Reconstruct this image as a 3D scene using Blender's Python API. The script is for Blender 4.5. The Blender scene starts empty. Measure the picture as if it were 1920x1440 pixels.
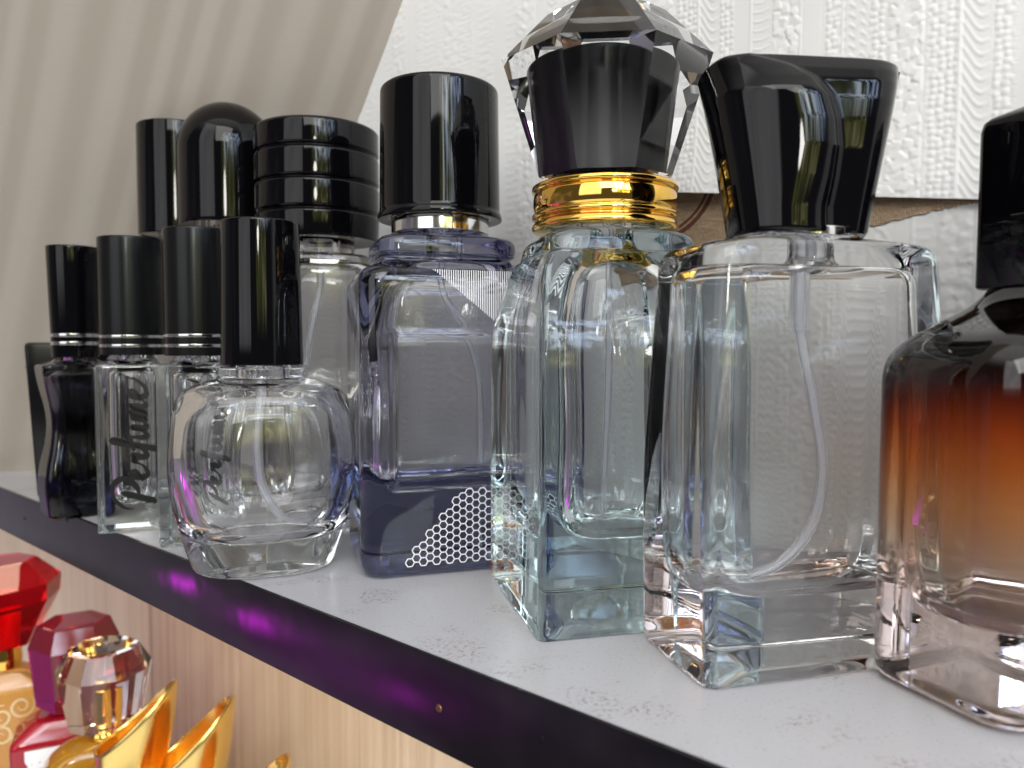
import bpy, bmesh, math, random
import numpy as np
from math import sin, cos, pi, radians, sqrt, atan2, hypot
from mathutils import Vector, Matrix, noise

S = 0.01                      # everything below is written in centimetres
random.seed(7)
scene = bpy.context.scene
COL = scene.collection

# ------------------------------------------------------------------ camera
CAM_H, FPX, PITCH = 6.0, 1440.0, math.atan(70 / 1440)
cam_d = bpy.data.cameras.new('camera')
cam = bpy.data.objects.new('camera', cam_d)
COL.objects.link(cam)
cam.location = (0, 0, CAM_H * S)
cam.rotation_euler = (pi / 2 - PITCH, 0, 0)
cam_d.sensor_width = 36
cam_d.lens = 27
cam_d.clip_start = 0.005
cam_d.clip_end = 60
cam_d.dof.use_dof = True
cam_d.dof.focus_distance = 0.18
cam_d.dof.aperture_fstop = 19
cam_d.dof.aperture_blades = 0
scene.camera = cam

def ray(px, py):
    u, v = (px - 960) / FPX, (py - 720) / FPX
    return Vector((u, cos(PITCH) - v * sin(PITCH), -v * cos(PITCH) - sin(PITCH)))
def on_shelf(px, py):                       # point of the shelf top seen at a place in the photo
    d = ray(px, py); t = -CAM_H / d.z
    return (d.x * t, d.y * t)

# shelf frame: origin on the front edge, U along the edge (away), N into the wall
_q0, _q1 = Vector((*on_shelf(20, 922), 0)), Vector((*on_shelf(1300, 1422), 0))
U = (_q0 - _q1).normalized(); N = Vector((-U.y, U.x, 0)); N = N if N.y > 0 else -N
E0 = Vector((*on_shelf(820, 1234), 0))
DEPTH = 9.5
def sp(a, b, z): return E0 + U * a + N * b + Vector((0, 0, z))

# ------------------------------------------------------------------ nodes
class G:
    def __init__(s, tree): s.t = tree; s.n = tree.nodes; s.l = tree.links
    def put(s, sock, v):
        if isinstance(v, bpy.types.NodeSocket): s.l.new(v, sock)
        elif v is not None:
            if hasattr(sock.default_value, '__len__') and not hasattr(v, '__len__'): v = [v] * len(sock.default_value)
            if hasattr(v, '__len__') and len(sock.default_value) == 4 and len(v) == 3: v = (*v, 1)
            sock.default_value = v
    def m(s, op, a, b=None, c=None, clamp=False):
        n = s.n.new('ShaderNodeMath'); n.operation = op; n.use_clamp = clamp
        for i, v in enumerate((a, b, c)):
            if v is not None: s.put(n.inputs[i], v)
        return n.outputs[0]
    def add(s, *v):
        r = v[0]
        for x in v[1:]: r = s.m('ADD', r, x)
        return r
    def mul(s, *v):
        r = v[0]
        for x in v[1:]: r = s.m('MULTIPLY', r, x)
        return r
    def step(s, v, lo, hi):                 # smooth 0..1
        n = s.n.new('ShaderNodeMapRange'); n.interpolation_type = 'SMOOTHSTEP'
        s.put(n.inputs[0], v); n.inputs[1].default_value = lo; n.inputs[2].default_value = hi
        return n.outputs[0]
    def box(s, v, lo, hi, soft):
        return s.mul(s.step(v, lo - soft, lo + soft), s.m('SUBTRACT', 1, s.step(v, hi - soft, hi + soft)))
    def mix(s, f, a, b, mode='MIX'):
        n = s.n.new('ShaderNodeMix'); n.data_type = 'RGBA'; n.blend_type = mode
        s.put(n.inputs[0], f); s.put(n.inputs[6], a); s.put(n.inputs[7], b)
        return n.outputs[2]
    def ramp(s, f, stops, interp='LINEAR'):
        n = s.n.new('ShaderNodeValToRGB'); n.color_ramp.interpolation = interp
        e = n.color_ramp.elements
        while len(e) < len(stops): e.new(0.5)
        for el, (p, c) in zip(e, stops):
            el.position = p; el.color = (*c, 1) if hasattr(c, '__len__') else (c, c, c, 1)
        s.put(n.inputs[0], f); return n.outputs[0]
    def vec(s, x, y, z=0.0):
        n = s.n.new('ShaderNodeCombineXYZ')
        for i, v in enumerate((x, y, z)): s.put(n.inputs[i], v)
        return n.outputs[0]
    def xyz(s, v):
        n = s.n.new('ShaderNodeSeparateXYZ'); s.put(n.inputs[0], v); return n.outputs
    def noise(s, v, scale, detail=3, rough=.55, dist=0.0):
        n = s.n.new('ShaderNodeTexNoise'); s.put(n.inputs['Vector'], v)
        n.inputs['Scale'].default_value = scale; n.inputs['Detail'].default_value = detail
        n.inputs['Roughness'].default_value = rough; n.inputs['Distortion'].default_value = dist
        return n.outputs[0]
    def voro(s, v, scale, feature='F1', rnd=1.0, dim='2D'):
        n = s.n.new('ShaderNodeTexVoronoi'); n.voronoi_dimensions = dim; n.feature = feature
        s.put(n.inputs['Vector'], v); n.inputs['Scale'].default_value = scale
        n.inputs['Randomness'].default_value = rnd
        return n.outputs
    def coord(s, name): return s.n.new('ShaderNodeTexCoord').outputs[name]
    def uv(s):
        n = s.n.new('ShaderNodeUVMap'); n.uv_map = 'UVMap'; return n.outputs[0]
    def bump(s, h, dist, strength=1.0):
        n = s.n.new('ShaderNodeBump'); n.inputs['Strength'].default_value = strength
        n.inputs['Distance'].default_value = dist; s.put(n.inputs['Height'], h)
        return n.outputs[0]

def material(name, color=(.8, .8, .8), rough=.5, metal=0.0, trans=0.0, ior=1.5, coat=0.0, spec=.5, build=None, absorb=None, sub=0.0, aniso=0.0):
    m = bpy.data.materials.new(name); m.use_nodes = True
    g = G(m.node_tree); b = g.n['Principled BSDF']
    b.inputs['Base Color'].default_value = (*color, 1)
    b.inputs['Roughness'].default_value = rough
    b.inputs['Metallic'].default_value = metal
    b.inputs['Transmission Weight'].default_value = trans
    b.inputs['IOR'].default_value = ior
    b.inputs['Coat Weight'].default_value = coat
    b.inputs['Coat Roughness'].default_value = 0.02
    b.inputs['Specular IOR Level'].default_value = spec
    b.inputs['Anisotropic'].default_value = aniso
    if sub:
        b.inputs['Subsurface Weight'].default_value = sub; b.inputs['Subsurface Scale'].default_value = .002
    if absorb:                               # per-cm optical density of red, green, blue
        d = max(absorb) * 100 * 1.25
        v = g.n.new('ShaderNodeVolumeAbsorption'); v.inputs['Density'].default_value = d
        v.inputs['Color'].default_value = (*[1 - a * 100 / d for a in absorb], 1)
        g.l.new(v.outputs[0], g.n['Material Output'].inputs['Volume'])
    if build: build(g, b)
    return m

# ------------------------------------------------------------------ mesh helpers
def finish(name, bm, mats, parent=None, sharp=38, smooth=True, loc=None, recalc=False):
    if recalc: bmesh.ops.recalc_face_normals(bm, faces=bm.faces)
    bm.normal_update()
    for f in bm.faces: f.smooth = smooth
    th = radians(sharp)
    for e in bm.edges:
        if len(e.link_faces) == 2 and e.calc_face_angle(0) > th: e.smooth = False
    for v in bm.verts: v.co *= S
    me = bpy.data.meshes.new(name); bm.to_mesh(me); bm.free()
    for m in (mats if isinstance(mats, (list, tuple)) else [mats]): me.materials.append(m)
    o = bpy.data.objects.new(name, me); COL.objects.link(o)
    if parent: o.parent = parent
    if loc: o.location = Vector(loc) * S
    return o

def thing(name, label, cat, loc, rot=0.0, group=None):
    o = bpy.data.objects.new(name, None); COL.objects.link(o)
    o.empty_display_size = .01
    o.location = Vector((loc[0], loc[1], loc[2] if len(loc) > 2 else 0.005)) * S
    o.rotation_euler = (0, 0, radians(rot))
    o['label'] = label; o['category'] = cat
    if group: o['group'] = group
    return o
def tag(o, label, cat, kind=None, group=None):
    if label: o['label'] = label
    if cat: o['category'] = cat
    if kind: o['kind'] = kind
    if group: o['group'] = group
    return o

K_, M_ = 8, 10
def rr(A, B, R, z, k=K_, m=M_, cx=0, cy=0, bulge=0.0):
    R = max(1e-4, min(R, A, B)); pts = []
    cs = [(1, 1, 0), (-1, 1, 90), (-1, -1, 180), (1, -1, 270)]
    for i, (sx, sy, a0) in enumerate(cs):
        ox, oy = sx * (A - R), sy * (B - R)
        for j in range(k + 1):
            a = radians(a0 + 90 * j / k)
            pts.append((ox + R * cos(a), oy + R * sin(a)))
        nx, ny, na = cs[(i + 1) % 4]
        e = pts[-1]; a = radians(na); q = (nx * (A - R) + R * cos(a), ny * (B - R) + R * sin(a))
        for j in range(1, m):
            t = j / m; pts.append((e[0] + (q[0] - e[0]) * t, e[1] + (q[1] - e[1]) * t))
    if bulge:
        out = []
        for x, y in pts:
            out.append((x * (1 + bulge * cos(pi / 2 * min(1, abs(y) / B)) / A), y * (1 + bulge * cos(pi / 2 * min(1, abs(x) / A)) / B)))
        pts = out
    return [Vector((x + cx, y + cy, z)) for x, y in pts]

def prof(ctrl, n=6, maxlen=.5):
    """control points (z, A, B, R, fillet) -> smooth list of (z, A, B, R)"""
    P = [Vector(c[:4]) for c in ctrl]; F = [c[4] if len(c) > 4 else 0 for c in ctrl]
    L = lambda a, b: max(1e-6, (Vector(a[:3]) - Vector(b[:3])).length)
    out = [P[0]]
    for i in range(1, len(P) - 1):
        if F[i] <= 0: out.append(P[i]); continue
        l0, l1 = L(P[i - 1], P[i]), L(P[i], P[i + 1])
        p0 = P[i].lerp(P[i - 1], min(F[i] / l0, .5)); p1 = P[i].lerp(P[i + 1], min(F[i] / l1, .5))
        for j in range(n + 1):
            t = j / n
            out.append(p0 * (1 - t) ** 2 + P[i] * 2 * t * (1 - t) + p1 * t ** 2)
    out.append(P[-1])
    res = [out[0]]
    for a, b in zip(out, out[1:]):
        l = L(a, b)
        if l < 1e-5: continue
        c = max(1, int(l / maxlen + .999))
        for j in range(1, c + 1): res.append(a.lerp(b, j / c))
    return res

def loft(bm, rings, close0=True, close1=True, mat=0, flip=False):
    V = [[bm.verts.new(p) for p in r] for r in rings]
    n = len(V[0]); fs = []
    for a, b in zip(V, V[1:]):
        for j in range(n):
            q = (a[j], a[(j + 1) % n], b[(j + 1) % n], b[j])
            fs.append(bm.faces.new(q[::-1] if flip else q))
    for r, do, inv in ((V[0], close0, True), (V[-1], close1, False)):
        if do:
            c = bm.verts.new(sum((v.co for v in r), Vector()) / n)
            for j in range(n):
                q = (r[j], r[(j + 1) % n], c)
                fs.append(bm.faces.new(q[::-1] if inv != flip else q))
    for f in fs: f.material_index = mat
    return V

def wob(p, amp, freq, seed):
    return amp * noise.noise(Vector((p.x * freq + seed, p.y * freq, p.z * freq * .6)))

def glass_bottle(name, outer, inner, mat, parent, wo=.004, wi=.02, seed=0, bulge=0.0, ibulge=0.0, dent=None, maxlen=.3, k=K_, m=M_, sharp=50):
    """outer: base -> neck rim, inner: neck rim -> cavity floor; one closed glass wall"""
    bm = bmesh.new(); rings = []
    zmax = max(c[0] for c in outer)
    for (z, A, B, R) in prof(outer, maxlen=maxlen):
        r = rr(A, B, R, z, k=k, m=m, bulge=bulge * min(1, A / outer[3][1]) if A > .5 else 0)
        for p in r:
            f = 1 + wob(p, wo, .9, seed) / max(A, .2); p.x *= f; p.y *= f
            if dent: dent(p, A, B)
        rings.append(r)
    nout = len(rings)
    for (z, A, B, R) in prof(inner, maxlen=maxlen):
        r = rr(A, B, R, z, k=k, m=m, bulge=ibulge if A > .5 else 0)
        for p in r:
            f = 1 + wob(p, wi, .8, seed + 9) / max(A, .2); p.x *= f; p.y *= f
            p.z += wob(p, wi * .5, 1.1, seed + 4) if z < zmax - 1 else 0
        rings.append(r)
    V = loft(bm, rings)
    mats = mat if isinstance(mat, (list, tuple)) else [mat]
    if len(mats) > 1:
        for f in bm.faces: f.material_index = 1
        for vs in V[:nout - 1]:
            for v in vs:
                for f in v.link_faces: f.material_index = 0
    return finish(name, bm, mats, parent, sharp=sharp)

def lathe(name, pts, mat, parent, seg=96, fil=None, sharp=32, cx=0, cy=0, close0=True, close1=True):
    """pts (r, z) bottom to top, outside surface"""
    bm = bmesh.new()
    rings = [[Vector((cx + r * cos(2 * pi * j / seg), cy + r * sin(2 * pi * j / seg), z)) for j in range(seg)] for r, z in pts]
    loft(bm, rings, close0, close1)
    return finish(name, bm, mat, parent, sharp=sharp)

def arc_profile(pts, n=5):
    """(r, z, fillet) -> rounded (r, z) list"""
    return [(p[1], p[0]) for p in prof([(z, r, r, r, f) for r, z, f in pts], n=n, maxlen=.6)]

def tube(name, path, r, mat, parent, seg=16, n=60, hollow=.6, smooth_path=True):
    P = [Vector(p) for p in path]
    def cr(t):
        if len(P) == 2: return P[0].lerp(P[1], t)
        x = t * (len(P) - 1); i = min(int(x), len(P) - 2); f = x - i
        p0 = P[max(i - 1, 0)]; p1 = P[i]; p2 = P[i + 1]; p3 = P[min(i + 2, len(P) - 1)]
        return .5 * ((2 * p1) + (p2 - p0) * f + (2 * p0 - 5 * p1 + 4 * p2 - p3) * f * f + (3 * p1 - p0 - 3 * p2 + p3) * f ** 3)
    pts = [cr(i / n) for i in range(n + 1)]
    bm = bmesh.new(); outr, inr = [], []
    up = Vector((0, 1, 0))
    for i, p in enumerate(pts):
        t = (pts[min(i + 1, n)] - pts[max(i - 1, 0)]).normalized()
        a = t.cross(up).normalized(); b = t.cross(a).normalized()
        ring = lambda q: [p + q * (a * cos(2 * pi * j / seg) + b * sin(2 * pi * j / seg)) for j in range(seg)]
        outr.append(ring(r)); inr.append(ring(r * hollow))
    if hollow: loft(bm, outr + inr[::-1] + [outr[0]], False, False)
    else: loft(bm, outr)
    bmesh.ops.remove_doubles(bm, verts=bm.verts, dist=1e-5)
    return finish(name, bm, mat, parent, recalc=True)

def bar(bm, c, h, M=None, bev=0.0, mat=0):
    """box with centre c and half sizes h"""
    r = bmesh.ops.create_cube(bm, size=1, matrix=Matrix.Translation(c) @ (M or Matrix()) @ Matrix.Diagonal((h[0] * 2, h[1] * 2, h[2] * 2, 1)))
    es = list({e for v in r['verts'] for e in v.link_edges})
    fs = list({f for v in r['verts'] for f in v.link_faces})
    for f in fs: f.material_index = mat
    if bev: bmesh.ops.bevel(bm, geom=es, offset=bev, segments=3, affect='EDGES', profile=.5)

# ------------------------------------------------------------------ materials
glass = material('clear_glass', (1, 1, 1), 0, trans=1, ior=1.42, absorb=(.008, .005, .005))
glass_thin = material('bright_glass', (1, 1, 1), 0, trans=1, ior=1.42, absorb=(.008, .006, .004))
glass_aqua = material('aqua_glass', (1, 1, 1), 0, trans=1, ior=1.44, absorb=(.045, .017, .014))
glass_green = material('bottle_glass', (1, 1, 1), 0, trans=1, ior=1.47, absorb=(.05, .026, .024))
glass_blue = material('ink_blue_glass', (1, 1, 1), 0, trans=1, ior=1.47, absorb=(.35, .335, .215))
crystal = material('crystal', (1, 1, 1), 0, trans=1, ior=1.52, absorb=(.004, .003, .002))
black = material('black_gloss', (.0018, .0018, .0025), .035, spec=.27)
black_satin = material('black_satin', (.004, .004, .005), .2, spec=.25)
def _brush(g, b):
    c = g.coord('Object'); x, y, z = g.xyz(c)[0], g.xyz(c)[1], g.xyz(c)[2]
    n = g.noise(g.vec(g.mul(x, 1), g.mul(y, 1), g.mul(z, 22)), 90, 2)
    g.put(b.inputs['Roughness'], g.m('MULTIPLY_ADD', n, .16, .10))
    g.put(b.inputs['Normal'], g.bump(n, .000008, .5))
black_core = material('black_core', (.002, .002, .003), .2, spec=.1, build=_brush)
def _brushed(g, b):
    c = g.xyz(g.coord('Object'))
    n = g.noise(g.vec(c[0], c[1], g.mul(c[2], .02)), 2600, 2)
    g.put(b.inputs['Roughness'], g.m('MULTIPLY_ADD', n, .14, .16))
    g.put(b.inputs['Normal'], g.bump(n, .00001, .5))
black_brushed = material('black_brushed_metal', (.012, .0125, .013), .25, metal=.5, spec=.3, build=_brushed)
silver = material('silver', (.82, .81, .79), .12, metal=1)
gold = material('polished_gold', (.92, .56, .12), .045, metal=1)
gold_cup = material('gold_plating', (.90, .64, .22), .25, metal=1)
plastic_tube = material('tube_plastic', (.92, .93, .97), .18, trans=.86, ior=1.38)
ink_black = material('black_ink', (.004, .004, .004), .3)
ink_white = material('white_ink', (.82, .82, .84), .4)
ink_cream = material('cream_ink', (.80, .62, .34), .3, metal=.3)

def _amber(g, b):
    z = g.xyz(g.coord('Object'))[2]
    n = g.noise(g.coord('Object'), 40, 3)
    v = g.add(g.mul(z, 100 / 8.0), g.mul(g.m('SUBTRACT', n, .5), .06))
    c = g.ramp(v, [(.12, (.93, .80, .80)), (.20, (.95, .74, .68)), (.30, (.95, .58, .40)), (.42, (.93, .38, .13)), (.51, (.82, .20, .03)), (.585, (.55, .075, .008)), (.64, (.22, .022, .003)), (.68, (.04, .005, .002)), (.72, (.004, .002, .002))])
    g.put(b.inputs['Base Color'], c)
    g.put(b.inputs['Transmission Weight'], g.ramp(v, [(.18, 1.0), (.45, .84)]))
amber_lacquer = material('amber_lacquer', (1, 1, 1), .01, trans=.84, ior=1.5, build=_amber, coat=0)
def _violet(g, b):
    z = g.xyz(g.coord('Object'))[2]
    c = g.ramp(g.mul(z, 100 / 6.0), [(0, (.006, .005, .03)), (.35, (.010, .008, .03)), (.62, (.04, .03, .06)), (.80, (.14, .11, .17)), (.93, (.6, .57, .6))])
    g.put(b.inputs['Base Color'], c)
violet_lacquer = material('violet_lacquer', (1, 1, 1), .08, spec=.12, trans=1, ior=1.4, build=_violet)
red_crystal = material('red_crystal', (.66, .006, .012), .02, trans=.9, ior=1.5)
wine_crystal = material('wine_crystal', (.30, .016, .045), .03, trans=.75, ior=1.5)
red_lacquer = material('red_lacquer', (.30, .006, .018), .08, coat=.2)
amber_glass = material('amber_glass', (.95, .55, .16), .03, trans=.8, ior=1.45)
gold_glass = material('gold_glass', (.80, .46, .05), .04, trans=.75, ior=1.45)
olive_glass = material('olive_glass', (.85, .80, .40), .05, trans=.7, ior=1.45)
red_core = material('red_core', (.85, .03, .01), .15)

def _hash(i, j, k):
    v = np.sin(i * 12.9898 + j * 78.233 + k * 37.719) * 43758.5453
    return v - np.floor(v)
def _sm(x, lo, hi):
    t = np.clip((x - lo) / (hi - lo), 0, 1); return t * t * (3 - 2 * t)
def relief(a, z):
    """embossed wallpaper: strips of different stamped pattern, height 0..1; a across, z up (cm)"""
    def dots(s=.155):
        i, j = np.floor(a / s), np.floor(z / s); best = np.zeros_like(a)
        for di in (-1, 0, 1):
            for dj in (-1, 0, 1):
                I, J = i + di, j + dj
                cx = (I + .5 + .5 * (_hash(I, J, 1) - .5)) * s; cy_ = (J + .5 + .5 * (_hash(I, J, 2) - .5)) * s
                r = s * (.40 + .16 * _hash(I, J, 3))
                best = np.maximum(best, np.sqrt(np.clip(1 - ((a - cx) ** 2 + (z - cy_) ** 2) / r ** 2, 0, 1)))
        return best * .85
    def mosaic(s=.25):
        i, j = np.floor(a / s), np.floor(z / s); best = np.zeros_like(a)
        for di in (-1, 0, 1):
            for dj in (-1, 0, 1):
                I, J = i + di, j + dj
                dx = a - (I + .5 + .7 * (_hash(I, J, 4) - .5)) * s; dz = z - (J + .5 + .7 * (_hash(I, J, 5) - .5)) * s
                t = _hash(I, J, 6) * 3.14; r = s * (.40 + .2 * _hash(I, J, 7))
                u = dx * np.cos(t) + dz * np.sin(t); v = -dx * np.sin(t) + dz * np.cos(t)
                m = np.maximum(np.abs(u), np.abs(v) * 1.2)
                h = (.55 + .3 * _hash(I, J, 8) + (u * (_hash(I, J, 9) - .5) + v * (_hash(I, J, 10) - .5)) / s * 2.2)
                best = np.maximum(best, h * (1 - _sm(m, r - .02, r + .015)))
        return best
    def line(phase, period, sharp=.55):
        q = np.abs(((z + phase) / period) % 1.0 - .5) * 2
        return _sm(q, sharp, 1.0) * .75
    P = 6.3
    f = (a + 630) % P
    out = np.full_like(a, .12)
    teeth = _sm(np.sin(z * 2 * np.pi / .062), -.2, .5) * .55
    bands = [(0, .46, 'ladder'), (.50, .92, 'hatch'), (.98, 1.36, 'dots'), (1.42, 1.96, 'wave'), (2.02, 2.64, 'dots'), (2.70, 3.44, 'mosaic'), (3.50, 3.88, 'dots'), (3.94, 4.46, 'chev'), (4.52, 4.90, 'dots'), (4.98, 5.46, 'plain'), (5.52, 6.22, 'mosaic')]
    for lo, hi, kind in bands:
        m = (f >= lo - .01) & (f <= hi + .01)
        if not m.any(): continue
        x = (f - lo) / (hi - lo)
        w = _sm(f, lo, lo + .03) * (1 - _sm(f, hi - .03, hi))
        if kind == 'dots': h = dots()
        elif kind == 'mosaic': h = mosaic()
        elif kind == 'ladder': h = line(.22 * (x - .5) ** 2 * -1, .235, .72)
        elif kind == 'wave': h = line(.16 * np.sin(x * 4.2 + .4) - .25 * x * x, .27, .5)
        elif kind == 'chev': h = line(.13 * np.abs((x * 2) % 1 - .5) * 2, .24, .45)
        elif kind == 'hatch': h = .25 + .22 * np.sin((a + z) * 2 * np.pi / .10)
        else: h = np.full_like(a, .30)
        out = np.where(m, np.maximum(out, h * w), out)
        e = np.abs(f - hi - .03) < .022
        out = np.where(e, np.maximum(out, .8 if kind in ('ladder', 'wave', 'chev', 'plain') else teeth), out)
    return out

def relief_sheet(name, a_vals, z_of, nz, mat, height, place, da=0.0, dz=0.0):
    """grid over a (wall run) and z; place(A, Z, H) -> xyz arrays in cm"""
    A = np.repeat(np.asarray(a_vals)[None, :], nz + 1, 0)
    Z = np.stack([np.linspace(*z_of(a), nz + 1) for a in a_vals], 1)
    H = relief(A + da, Z + dz) * height
    X, Y, ZZ = place(A, Z, H)
    co = (np.stack([X, Y, ZZ], -1) * S).astype(np.float32)
    nr, nc = A.shape
    idx = np.arange(nr * nc).reshape(nr, nc)
    q = np.stack([idx[:-1, :-1], idx[1:, :-1], idx[1:, 1:], idx[:-1, 1:]], -1).reshape(-1, 4)
    me = bpy.data.meshes.new(name)
    me.vertices.add(nr * nc); me.vertices.foreach_set('co', co.ravel())
    me.loops.add(q.size); me.loops.foreach_set('vertex_index', q.ravel().astype(np.int32))
    me.polygons.add(len(q)); me.polygons.foreach_set('loop_start', np.arange(0, q.size, 4, dtype=np.int32))
    me.polygons.foreach_set('loop_total', np.full(len(q), 4, dtype=np.int32))
    me.polygons.foreach_set('use_smooth', np.ones(len(q), dtype=bool))
    me.update(); me.validate()
    me.materials.append(mat)
    o = bpy.data.objects.new(name, me); COL.objects.link(o); return o

def _paperw(g, b):
    c = g.coord('Object')
    n = g.noise(c, 30, 2)
    g.put(b.inputs['Base Color'], g.mix(g.step(n, .35, .7), (.745, .74, .72), (.71, .705, .685)))
wallpaper_white = material('embossed_white_paper', rough=.42, build=_paperw, spec=.4)
SEAM = 35.0
def _lowpaper(g, b):
    u = g.xyz(g.uv()); a, z = u[0], u[1]
    n1 = g.noise(g.vec(g.mul(a, 2.2), g.mul(z, .02)), 1.0, 3)
    n2 = g.noise(g.vec(g.mul(a, 6), g.mul(z, .5)), 1.4, 2)
    c = g.mix(g.step(n1, .3, .7), (.60, .47, .345), (.72, .59, .46))
    seam = g.box(g.m('SUBTRACT', a, SEAM), -.10, .10, .04)
    c = g.mix(g.mul(seam, .7), c, (.22, .13, .08))
    g.put(b.inputs['Base Color'], c)
    g.put(b.inputs['Normal'], g.bump(g.add(n1, g.mul(n2, .4)), .0006))
wallpaper_lower = material('lower_wall_paper', rough=.5, build=_lowpaper, spec=.3)

def _slant(g, b):
    u = g.xyz(g.uv()); a, z = u[0], u[1]
    st = g.noise(g.vec(g.mul(a, .8), g.mul(z, .012)), 1.0, 2)
    st2 = g.m('SINE', g.mul(g.add(a, g.mul(g.m('SINE', g.mul(a, .9)), .35)), 2 * pi / 1.55))
    weave = g.noise(g.vec(g.mul(a, .6), g.mul(z, 7)), 2.4, 3)
    wv = g.noise(g.vec(g.mul(a, 9), g.mul(z, 9)), 2.0, 2)
    k = g.add(g.mul(g.m('MULTIPLY_ADD', st2, .5, .5), .55), g.mul(st, .45))
    c = g.mix(g.step(k, .25, .75), (.345, .30, .25), (.395, .35, .30))  # stripe tones paint the lit and shaded sides of the paper's relief
    c = g.mix(g.mul(g.step(weave, .50, .75), .30), c, (.36, .30, .24))
    c = g.mix(g.mul(wv, .10), c, (.35, .28, .22))
    g.put(b.inputs['Base Color'], c)
    g.put(b.inputs['Normal'], g.bump(g.add(g.mul(k, .8), g.mul(wv, .1), g.mul(weave, .15)), .0002))
slant_cloth = material('beige_shade_striped_paper', rough=.75, build=_slant, spec=.25)

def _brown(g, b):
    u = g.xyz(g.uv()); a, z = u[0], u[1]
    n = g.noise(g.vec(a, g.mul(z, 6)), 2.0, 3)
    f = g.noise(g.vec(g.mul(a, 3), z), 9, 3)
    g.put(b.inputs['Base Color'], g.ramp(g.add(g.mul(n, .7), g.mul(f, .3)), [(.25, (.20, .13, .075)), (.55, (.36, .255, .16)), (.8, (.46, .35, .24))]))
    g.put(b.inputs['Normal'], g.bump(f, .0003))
brown_paper_shadow = material('old_brown_paper_and_shade', rough=.5, build=_brown)  # also colours the shadow wedge below the loose sheet
cord_brown = material('dark_brown_stripe', (.12, .04, .02), .5)

def _top(g, b):
    c = g.coord('Object')
    n = g.noise(c, 9, 3); s1 = g.noise(c, 1100, 3, .7); patch = g.noise(c, 45, 4, .65)
    dirt = g.mul(g.step(s1, .50, .64), g.step(patch, .53, .63))
    col = g.mix(g.step(n, .3, .7), (.435, .435, .465), (.49, .485, .50))
    col = g.mix(g.mul(g.step(g.noise(c, 1500, 1), .65, .71), .55), col, (.3, .27, .25))
    col = g.mix(g.mul(dirt, .8), col, (.26, .21, .19))
    g.put(b.inputs['Base Color'], col)
    g.put(b.inputs['Roughness'], g.m('MULTIPLY_ADD', n, .12, .16))
shelf_white = material('white_laminate', rough=.25, build=_top, spec=.5)
def _trim(g, b):
    c = g.coord('Object')
    n = g.noise(c, 70, 3)
    g.put(b.inputs['Base Color'], g.mix(g.step(n, .4, .8), (.005, .004, .006), (.010, .008, .011)))
    g.put(b.inputs['Roughness'], g.m('MULTIPLY_ADD', g.noise(c, 25, 3), .10, .05))
    g.put(b.inputs['Normal'], g.bump(g.noise(c, 55, 2, .5), .0005, .35))
edge_black = material('black_edge_band', rough=.1, build=_trim)
screw_m = material('worn_brass', (.22, .13, .05), .4, metal=.8)
chipboard = material('raw_board', (.35, .26, .17), .8)

# ------------------------------------------------------------------ setting
def sheet(name, corners, mat, uvs, nu=1, nv=1, parent=None, warp=None):
    """bilinear sheet, corners in order (0,0) (1,0) (1,1) (0,1), uv in cm"""
    bm = bmesh.new(); uvl = bm.loops.layers.uv.new('UVMap')
    c = [Vector(x) for x in corners]; vs = []
    for j in range(nv + 1):
        row = []
        for i in range(nu + 1):
            s, t = i / nu, j / nv
            p = (c[0] * (1 - s) + c[1] * s) * (1 - t) + (c[3] * (1 - s) + c[2] * s) * t
            q = [(uvs[0][k] * (1 - s) + uvs[1][k] * s) * (1 - t) + (uvs[3][k] * (1 - s) + uvs[2][k] * s) * t for k in (0, 1)]
            if warp: p = p + warp(s, t, q)
            row.append((bm.verts.new(p), q))
        vs.append(row)
    for j in range(nv):
        for i in range(nu):
            q = [vs[j][i], vs[j][i + 1], vs[j + 1][i + 1], vs[j + 1][i]]
            f = bm.faces.new([x[0] for x in q])
            for l, x in zip(f.loops, q): l[uvl].uv = x[1]
    return finish(name, bm, mat, parent)

# back wall: upper run (white) and the run below the shelf (beige)
def wall(name, z0, z1, mat, a0=-55, a1=45):
    return sheet(name, [sp(a1, DEPTH, z0), sp(a0, DEPTH, z0), sp(a0, DEPTH, z1), sp(a1, DEPTH, z1)], mat, [(a1, z0), (a0, z0), (a0, z1), (a1, z1)])
def on_wall(A, Z, H):
    b = DEPTH - H
    return E0.x + U.x * A + N.x * b, E0.y + U.y * A + N.y * b, Z
acoord = np.concatenate([[-60], np.arange(-22, 6, .048), np.arange(6, 18, .085), [24, 45, 90]])
wu = relief_sheet('back_wall', acoord, lambda a: (-.9, 23.5), 480, wallpaper_white, .024, on_wall)
tag(wu, 'white wall covered in embossed striped wallpaper behind the bottles', None, 'structure')
wt = wall('upper_wall', 23.5, 60, wallpaper_white, -60, 90); tag(wt, 'plain upper run of the white wall', None, 'structure')
wl = wall('lower_wall', -45, -.9, wallpaper_lower, -60, 110); tag(wl, 'beige striped wall below the shelf board', None, 'structure')

# sloped beige side panel at the far end of the shelf
pA, pB = Vector((32, 1.35, 0)), Vector((25.4, 9.5, 0))
kz = -.71                                                   # corner line leans along the wall
def pp(s, z):                                               # s runs along the panel foot (0 at wall, + to the room)
    d = (pA - pB).normalized()
    q = pB + d * s
    return sp(q.x + kz * z, q.y, z)
side = sheet('side_wall', [pp(40, -.2), pp(-.05, -.2), pp(-.05, 46), pp(40, 46)], slant_cloth, [(40, 0), (0, 0), (0, 56), (40, 56)])
tag(side, 'beige striped wall sloping in over the end of the shelf', None, 'structure')
bm = bmesh.new()

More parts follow.
